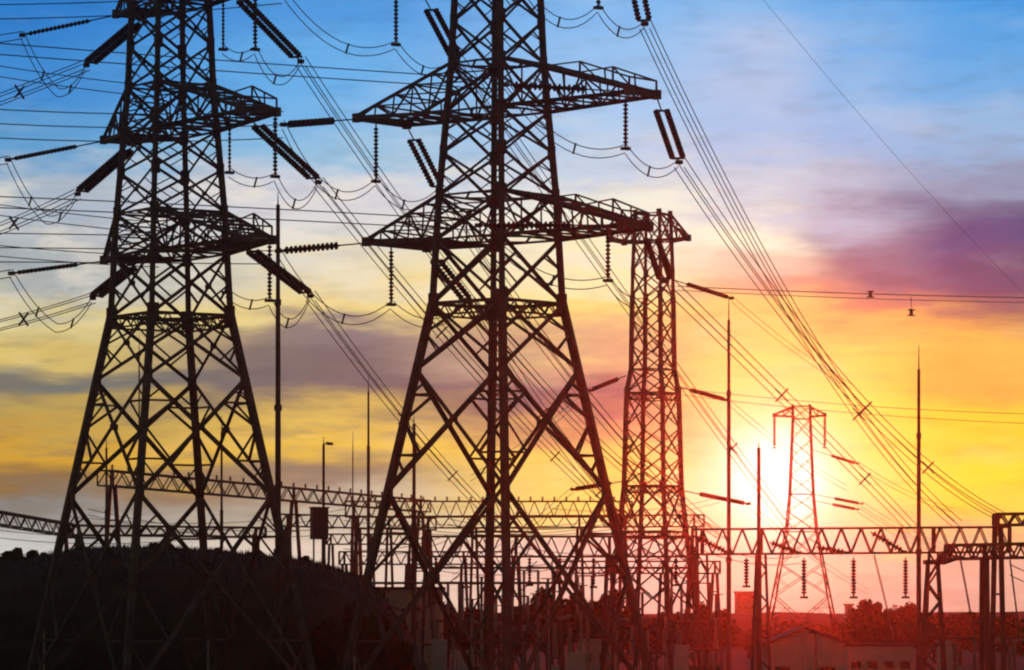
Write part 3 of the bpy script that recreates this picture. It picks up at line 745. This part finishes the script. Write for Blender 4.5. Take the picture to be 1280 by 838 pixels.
# ---------------------------------------------------------------- yard equipment
def post(px, D, ztop, label, kindm=GPORC, ph=None, r=0.22):
    x = (px-640)/F*D; h = ph or ztop*0.55
    root = thing('post_insulator', label, 'post insulator', (x, D, 0), 'post insulators in the yard')
    m = MB(); m.lathe((x, D, 0), (x, D, h), [(0, 0.22), (h, 0.17)], 10); m.box((x, D, h+0.06), 0.7, 0.5, 0.12); m.build('support', CONC, root)
    m = MB(); m.ribbed((x, D, h+.12), (x, D, ztop-0.15), r, 0.2, 0.6); m.build('porcelain', kindm, root)
    m = MB(); m.lathe((x, D, ztop-.15), (x, D, ztop+.1), [(0, r*.8), (.25, r*.8)], 8); m.tube([(x-.8, D, ztop+.1), (x+.8, D, ztop+.1)], 0.06); m.build('cap', DSTEEL, root)
def breaker(px, D, zt, label):
    x = (px-640)/F*D; root = thing('circuit_breaker', label, 'circuit breaker', (x, D, 0), 'circuit breakers in the yard'); h = zt*0.42
    m = MB()
    for sx in (-1, 1):
        for sy in (-1, 1): m.bar((x+sx*.55, D+sy*.55, 0), (x+sx*.4, D+sy*.4, h), 0.13)
        m.bar((x-.55, D+sx*.52, .4), (x+.45, D+sx*.42, h*.9), .08)
    m.box((x, D, h), 1.1, 1.1, 0.16); m.build('stand', STEEL, root)
    m = MB(); m.box((x, D-.75, h*.55), 0.8, 0.5, 1.1); m.build('control_box', CAB, root)
    m = MB(); m.ribbed((x, D, h+.08), (x, D, zt-.3), 0.26, 0.2, .6); m.build('porcelain', GPORC, root)
    for s in (-1, 1):
        m = MB(); m.ribbed((x+s*.2, D, zt), (x+s*1.7, D, zt+.45), 0.24, 0.2, .6); m.build('interrupter', GPORC, root)
    m = MB(); m.box((x, D, zt-.1), 0.55, 0.5, 0.5); m.build('head', DSTEEL, root)
def switch(px, D, zt, label):
    x = (px-640)/F*D; root = thing('disconnect_switch', label, 'switch', (x, D, 0), 'disconnect switches in the yard'); h = zt*.6
    m = MB()
    for s in (-1, 1): m.bar((x+s*1.3, D, 0), (x+s*1.3, D, h), 0.26); m.bar((x+s*1.3, D, h*.55), (x, D, h), .12)
    m.bar((x-2, D, h), (x+2, D, h), .26); m.build('stand', STEEL, root)
    for s in (-1.6, 0, 1.6):
        m = MB(); m.ribbed((x+s, D, h+.13), (x+s, D, zt), 0.2, 0.18, .6); m.build('porcelain', GPORC, root)
    m = MB(); m.tube([(x-1.7, D, zt+.05), (x+1.7, D, zt+.05)], .08); m.tube([(x+.2, D, zt+.05), (x+1.5, D, zt+1.1)], .06); m.build('blade', STEEL, root)
def cabinet(px, D, w, h, label):
    x = (px-640)/F*D; root = thing('control_cabinet', label, 'cabinet', (x, D, 0), 'cabinets in the yard')
    m = MB(); m.box((x, D, h/2+1.2), w, .9, h); m.build('body', CAB, root)
    m = MB(); m.box((x, D-.47, h/2+1.2), w*.86, .03, h*.86); m.build('door', CAB, root)
    m = MB(); m.box((x, D, h+1.24), w*1.12, 1.1, .1); m.build('lid', CAB, root)
    m = MB(); m.box((x, D, .6), w*.9, .8, 1.2); m.build('plinth', CONC, root)
spots = [(470,405,6.6,'left of the middle pylon\'s left leg'),(487,398,5.2,'just right of the black shrubs'),(524,392,7.6,'tallest beside the white cabinet'),(543,410,8.3,'close to the dark mast'),(566,400,6.4,'below the middle pylon\'s left diagonal'),
         (590,415,8.6,'left of the middle pylon\'s front leg'),(655,405,6.2,'right of the middle pylon\'s front leg'),(672,420,9.2,'tallest under the middle pylon'),(712,395,6.0,'before the round dark tree'),(735,410,7.4,'below the middle pylon\'s right diagonal'),
         (770,400,8.0,'by the middle pylon\'s right leg'),(846,405,6.3,'between slim pylon and red trees'),(1020,404,5.2,'behind the white house'),(1196,372,4.7,'by the near right column')]
for x, d, z, lab in spots: post(x, d, z, 'ribbed post insulator on pale concrete pole, ' + lab)
for x, d, z, lab in ((480,440,9.6,'tall one left of the dark mast'),(536,446,10.8,'tall one right of the dark mast'),(602,450,11.2,'tall one left of the middle pylon\'s front leg'),(628,440,8.0,'partly behind the middle pylon\'s front leg'),(685,446,11.0,'tall one at the right diagonals\' foot'),
    (726,440,10.2,'tall one above the round dark tree'),(757,446,11.4,'tall one inside the right leg'),(803,440,9.4,'tall one inside the slim pylon'),(832,446,10.6,'tall one at the slim pylon\'s right leg'),(895,440,9.2,'tall one left of the tall right mast')):
    post(x, d, z, 'ribbed post insulator on pale concrete pole, ' + lab, PORC, z*.72, .2)
for x, d, z, lab in ((506,412,7.6,'left of the dark mast'),(612,395,6.0,'straight behind the middle pylon\'s front leg'),(694,402,6.6,'under the right diagonals of the middle pylon'),(790,395,6.4,'under the slim pylon\'s left leg'),(1262,380,4.4,'at the right edge of the yard')):
    breaker(x, d, z, 'grey tee shaped circuit breaker, ' + lab)
for x, d, z, lab in ((560,440,10.6,'behind the dark mast'),(655,450,12.0,'behind the middle pylon\'s front leg'),(740,450,11.4,'under the portal beam left of the slim pylon'),(640,400,8.9,'low under the middle pylon'),(870,440,10.5,'right of the slim pylon'),(430,450,10.2,'behind the hill\'s right end'),(830,392,5.6,'under the slim pylon\'s right leg')):
    switch(x, d, z, 'three post disconnect switch, ' + lab)
for x, d, w, h, lab in ((549,388,1.5,3.4,'tall pale cabinet beside the post insulators at the bottom'),(578,386,1.1,2.4,'narrow pale cabinet left of the middle pylon\'s front leg'),(720,388,1.9,2.2,'wide pale cabinet under the middle pylon\'s right half'),(852,390,1.4,2.9,'pale cabinet left of the red trees'),(1180,372,1.3,3.4,'pale cabinet at the foot of the knee column')):
    cabinet(x, d, w, h, lab)
# tubular busbar on posts
def busbar(x0, x1, y, D, label):
    a, b = at(x0, y, D), at(x1, y, D); root = thing('tubular_busbar', label, 'busbar', (a.x, D, 0), 'tubular busbars')
    m = MB(); m.tube([a, b], .13, 8); m.build('tube', STEEL, root)
    for q in range(5):
        p = a.lerp(b, (q+.3)/4.6); m = MB(); m.bar((p.x, D, 0), (p.x, D, p.z-1.6), .26); m.build('support', STEEL, root)
        m = MB(); m.ribbed((p.x, D, p.z-1.6), (p.x, D, p.z-.12), .19, .18, .6); m.build('porcelain', GPORC, root)
busbar(448, 700, 729, 402, 'lower level tubular busbar on posts below the portal beams')
busbar(520, 862, 696+14, 432, 'upper level tubular busbar on posts behind the middle pylon\'s legs')
busbar(856, 900, 812, 396, 'short low busbar on posts before the red trees')
busbar(1186, 1300, 797, 372, 'low busbar rail before the dark trees at the right edge')

# dark blue box on legs
D = 440; c = at(399, 655, D); root = thing('elevated_tank', 'dark blue upright box tank on thin legs at the hill\'s right end', 'tank', (c.x, D, 0))
m = MB(); m.box(c, 1.75, 1.6, 3.4, .25); tk = m.build('tank_body', TANK, root)
m = MB(); m.box(c+Vector((0,0,1.78)), 1.95, 1.8, .14, .25); m.build('lid', DSTEEL, tk)
for sx in (-1, 1):
    for sy in (-1, 1):
        m = MB(); m.bar((c.x+sx*.6, D+sy*.55, 0), (c.x+sx*.6, D+sy*.55, c.z-1.72), .14); m.build('leg', STEEL, root)

# pale posts in front of the hill
for x, y, D, lab in ((55, 790, 336, 'slim pale post at the lower left before the black hill'), (260, 802, 336, 'slim pale post between the left pylon\'s legs'), (443, 808, 336, 'slim pale post before the black shrubs')):
    p = at(x, y, D); m = MB(); m.lathe((p.x, D, 0), p, [(0, .1), (p.z, .07)], 8); m.box(p, .2, .2, .12)
    tag(m.build('marker_post', CONC, None, origin=(p.x, D, 0)), lab, 'post', 'slim pale posts')

# ---------------------------------------------------------------- buildings
def windows(root, xs, y, z0, w, h):
    for x in xs:
        m = MB()
        for s in (-1, 1): m.box((x+s*w/2, y-.05, z0+h/2), .12, .14, h+.24)
        for s in (0, 1): m.box((x, y-.055, z0+h*s), w-.12, .13, .12)
        fr = m.build('window', CONC, root); m = MB(); m.box((x, y-.012, z0+h/2), w-.1, .03, h-.1); m.build('pane', GLASS, fr)
def gable_house():
    D = 425; xa, xb = at(961, 0, D).x, at(1056, 0, D).x; ze = EYE+(HOR-806)/F*D; zr = EYE+(HOR-786)/F*D; xm = (xa+xb)/2
    root = thing('gable_house', 'white gable ended house with a dark low pitched roof, below the far pylon', 'house', (xm, D, 0))
    m = MB(); m.prism(Vector((xm, D, 0)), Vector((xm, D+12, 0)), [(xa-xm, 0), (xb-xm, 0), (xb-xm, ze), (0, zr-.12), (xa-xm, ze)], Vector((1,0,0)), Vector((0,0,1))); m.build('wall', PLAST, root)
    m = MB()
    for s, x in ((-1, xa), (1, xb)):
        e = Vector((x+s*.5, D-.5, ze-.12)); r = Vector((xm, D-.5, zr)); up = Vector((0,0,.22)); yv = Vector((0,13,0)); i = len(m.v)
        m.v += [e, r, r+yv, e+yv, e+up, r+up, r+up+yv, e+up+yv]; m.f += [(i,i+1,i+2,i+3),(i+4,i+7,i+6,i+5),(i,i+4,i+5,i+1),(i+3,i+2,i+6,i+7),(i,i+3,i+7,i+4)]
    m.build('roof', ROOF, root)
    windows(root, (xm-2.6, xm+2.2), D, 0.95, 1.7, .62)
    m = MB(); m.tube([(xm-.1, D-.09, 0), (xm-.1, D-.09, zr-.5)], .07); m.build('downpipe', CAB, root)
def flat_building(name, label, x0, x1, ytop, D, depth, mt, wins, win_z, wsize, roofm=ROOF, floors=1, floor_h=3, parapet=.3, cat='building'):
    a, b = at(x0, ytop, D), at(x1, ytop, D); root = thing(name, label, cat, ((a.x+b.x)/2, D, 0)); h = a.z
    m = MB(); m.box(((a.x+b.x)/2, D+depth/2, h/2), b.x-a.x, depth, h); m.build('wall', mt, root)
    m = MB(); m.box(((a.x+b.x)/2, D+depth/2, h+parapet/2), b.x-a.x+.6, depth+.6, parapet); m.build('roof', roofm, root)
    for f in range(floors): windows(root, [a.x+(b.x-a.x)*(i+.5)/wins for i in range(wins)], D, win_z+f*floor_h, *wsize)
    return root
gable_house()
flat_building('low_building', 'long low white building with dark windows, right of the gable house', 1060, 1142, 808, 440, 8, PLAST, 4, 1.1, (1.1, .9))
flat_building('shed', 'beige flat roofed shed behind the hill\'s right end', 372, 462, 722, 455, 9, BEIGE, 3, 5.2, (1.0, 1.0), floors=2, floor_h=3.2)
flat_building('equipment_hall', 'low beige hall behind the middle pylon\'s left leg', 450, 552, 737, 462, 10, BEIGE, 5, 5.4, (1.1, 1.0))
flat_building('switch_house', 'small pale hut under the middle pylon\'s right leg', 724, 764, 798, 446, 6, PLAST, 2, 1.8, (.9, .9))
flat_building('apartment_block', 'far tan apartment block left of the far pylon', 920, 944, 741, 902, 6, BEIGE, 3, 1.2, (.55, .6), floors=5, floor_h=2.3)
flat_building('chimney_block', 'narrow white far block left of the round right tree', 1057, 1066, 757, 760, 2, PLAST, 1, 4, (1, 1), floors=1)

# ---------------------------------------------------------------- trees
def crown_mesh(w, d, h, z0, nl, seed, lobes=9, ls=.32):
    rnd = random.Random(seed); m = MB(); cl = []
    for _ in range(lobes):
        a = rnd.uniform(0, 2*math.pi); q = math.sqrt(rnd.random())*.8; zz = rnd.uniform(.12, .9)*(1-.25*q)
        cl.append((Vector((q*w/2*math.cos(a), q*d/2*math.sin(a), z0+h*zz)), rnd.uniform(.13, .30)*min(w, h)*(1.1-abs(zz-.4))))
    for _ in range(nl):
        c, r = rnd.choice(cl)
        v = Vector((rnd.gauss(0,1), rnd.gauss(0,1), rnd.gauss(0,1))).normalized()*r*rnd.uniform(.45, 1.08)
        p = c+v; 
        if p.z < z0*.75: continue
        u = Vector((rnd.gauss(0,1), rnd.gauss(0,1), rnd.gauss(0,1))).normalized(); t = u.cross(Vector((rnd.gauss(0,1), rnd.gauss(0,1), rnd.gauss(0,1)))).normalized()
        s = ls*rnd.uniform(.5, 1.2); m.quad(p, u*s, t*s*.6)
    return m, cl
def make_tree(label, group, w, h, seed, leafm, trunk=True, nl=7500, ls=.25, name='tree', lobes=22):
    root = thing(name, label, 'tree' if trunk else 'shrub', (0,0,0), group); z0 = h*.28 if trunk else h*.05
    m, cl = crown_mesh(w, w*.85, h-z0, z0, nl, seed, lobes, ls); m.build('crown', leafm, root)
    m = MB(); rr = h*.028
    m.tube([(0,0,-.2), (.1,0,z0), (0,.1,h*.62)], rr*1.3, 7, rr*.4)
    for c, r in cl[:6]: m.tube([(0.05, 0, z0*.9), Vector((0,0,z0)).lerp(c, .6)+Vector((0,0,.2)), c], rr*.45, 5, rr*.12)
    m.build('trunk' if trunk else 'stem', BARK, root)
    return root
protos = [make_tree('', 'trees of the yard', 9, 9, 3+i, (LEAF, LEAF2)[i % 2]) for i in range(3)]
sproto = [make_tree('', 'black shrubs on the hill', 4, 3.2, 40+i, LEAF, False, 2200, .2, 'shrub', 8) for i in range(2)]
used = set()
def plant(pr, px, D, topy, wpx, label, group, rz, base=0.0, pw=9.0, phh=9.0):
    o = pr if pr.name not in used else copy_tree(pr); used.add(pr.name); used.add(o.name)
    z = EYE+(HOR-topy)/F*D-base
    o.location = ((px-640)/F*D, D, base); s = wpx/F*D/pw; o.scale = (s, s, z/phh); o.rotation_euler.z = rz
    o['label'] = label; o['group'] = group
T = 'trees beyond the yard'
for i, (x, d, ty, w, lab) in enumerate((
    (880, 520, 752, 78, 'round dark tree just right of the slim pylon'), (832, 540, 762, 60, 'low dark tree under the slim pylon'), (1092, 520, 750, 84, 'round bushy tree above the long low building'),
    (1132, 560, 752, 60, 'dark tree close behind the right mast'), (1200, 560, 764, 80, 'dark tree between the right gantry columns'), (1262, 540, 766, 80, 'dark tree at the right edge'),
    (1232, 620, 772, 70, 'lower dark tree behind the near right column'), (700, 480, 734, 92, 'round dark tree behind the middle pylon\'s right legs'), (760, 500, 738, 80, 'dark tree between middle and slim pylons'),
    (655, 500, 752, 66, 'dark tree behind the middle pylon\'s front leg'), (936, 640, 782, 76, 'low tree left behind the gable house'), (1000, 700, 776, 80, 'low tree under the far pylon'), (1046, 640, 776, 60, 'small tree between the house and round tree'),
    (595, 480, 758, 60, 'low dark tree left of the middle pylon\'s front leg'), (1168, 640, 766, 64, 'small dark tree right of the right mast'), (560, 520, 752, 56, 'low tree behind the pale cabinets'))):
    plant(protos[i % 3], x, d, ty, w, lab, T, i*1.3)
S_ = 'black shrubs around the hill'
for i, (x, d, ty, w, lab) in enumerate((
    (6, 386, 688, 46, 'black shrub on the hill at the left edge'), (34, 386, 684, 34, 'pointed black shrub left of the left pylon\'s outer leg'), (58, 388, 690, 30, 'small black shrub by the left pylon\'s outer leg'),
    (200, 392, 676, 36, 'black shrub on the crest inside the left pylon'), (268, 392, 684, 26, 'tiny black shrub on the crest by the left pylon\'s right legs'),
    (18, 384, 681, 26, 'ragged taller black shrub near the left edge of the hill'), (108, 390, 682, 30, 'flat black shrub on the crest just inside the left pylon'), (318, 392, 688, 24, 'little black shrub on the crest before the tall mast'), (378, 392, 694, 34, 'black shrub under the dark blue box'))):
    b = max(0, hill_z((x-640)/F*d, d)-.8); plant(sproto[i % 2], x, d, ty, w, lab, S_, i*1.7, b, 4.0, 3.2)
for i, (x, d, ty, w, lab) in enumerate((
    (432, 346, 748, 88, 'large black shrub at the foot of the hill\'s right end'), (468, 350, 752, 70, 'large black shrub left of the middle pylon\'s left leg'), (492, 356, 778, 66, 'lower black shrub beside the pale post insulators'), (398, 342, 762, 80, 'wide black shrub under the beige shed'))):
    plant(sproto[i % 2], x, d, ty, w, lab, S_, i*2.1+.6, 0, 4.0, 3.2)
for p in protos+sproto:
    if p.name not in used: print('unused proto', p.name)

# ---------------------------------------------------------------- haze
hz = MB(); hz.box((60, 460, 39), 900, 960, 82)
haze = hz.build('haze', STEEL); haze['kind'] = 'stuff'
hmx = bpy.data.materials.new('evening_haze'); hmx.use_nodes = True; t = hmx.node_tree; t.nodes.clear()
pv = t.nodes.new('ShaderNodeVolumePrincipled'); ou = t.nodes.new('ShaderNodeOutputMaterial'); t.links.new(pv.outputs[0], ou.inputs['Volume'])
pv.inputs['Color'].default_value = (0.95, 0.90, 0.86, 1); pv.inputs['Density'].default_value = 0.00006; pv.inputs['Anisotropy'].default_value = 0.96
haze.data.materials.clear(); haze.data.materials.append(hmx)
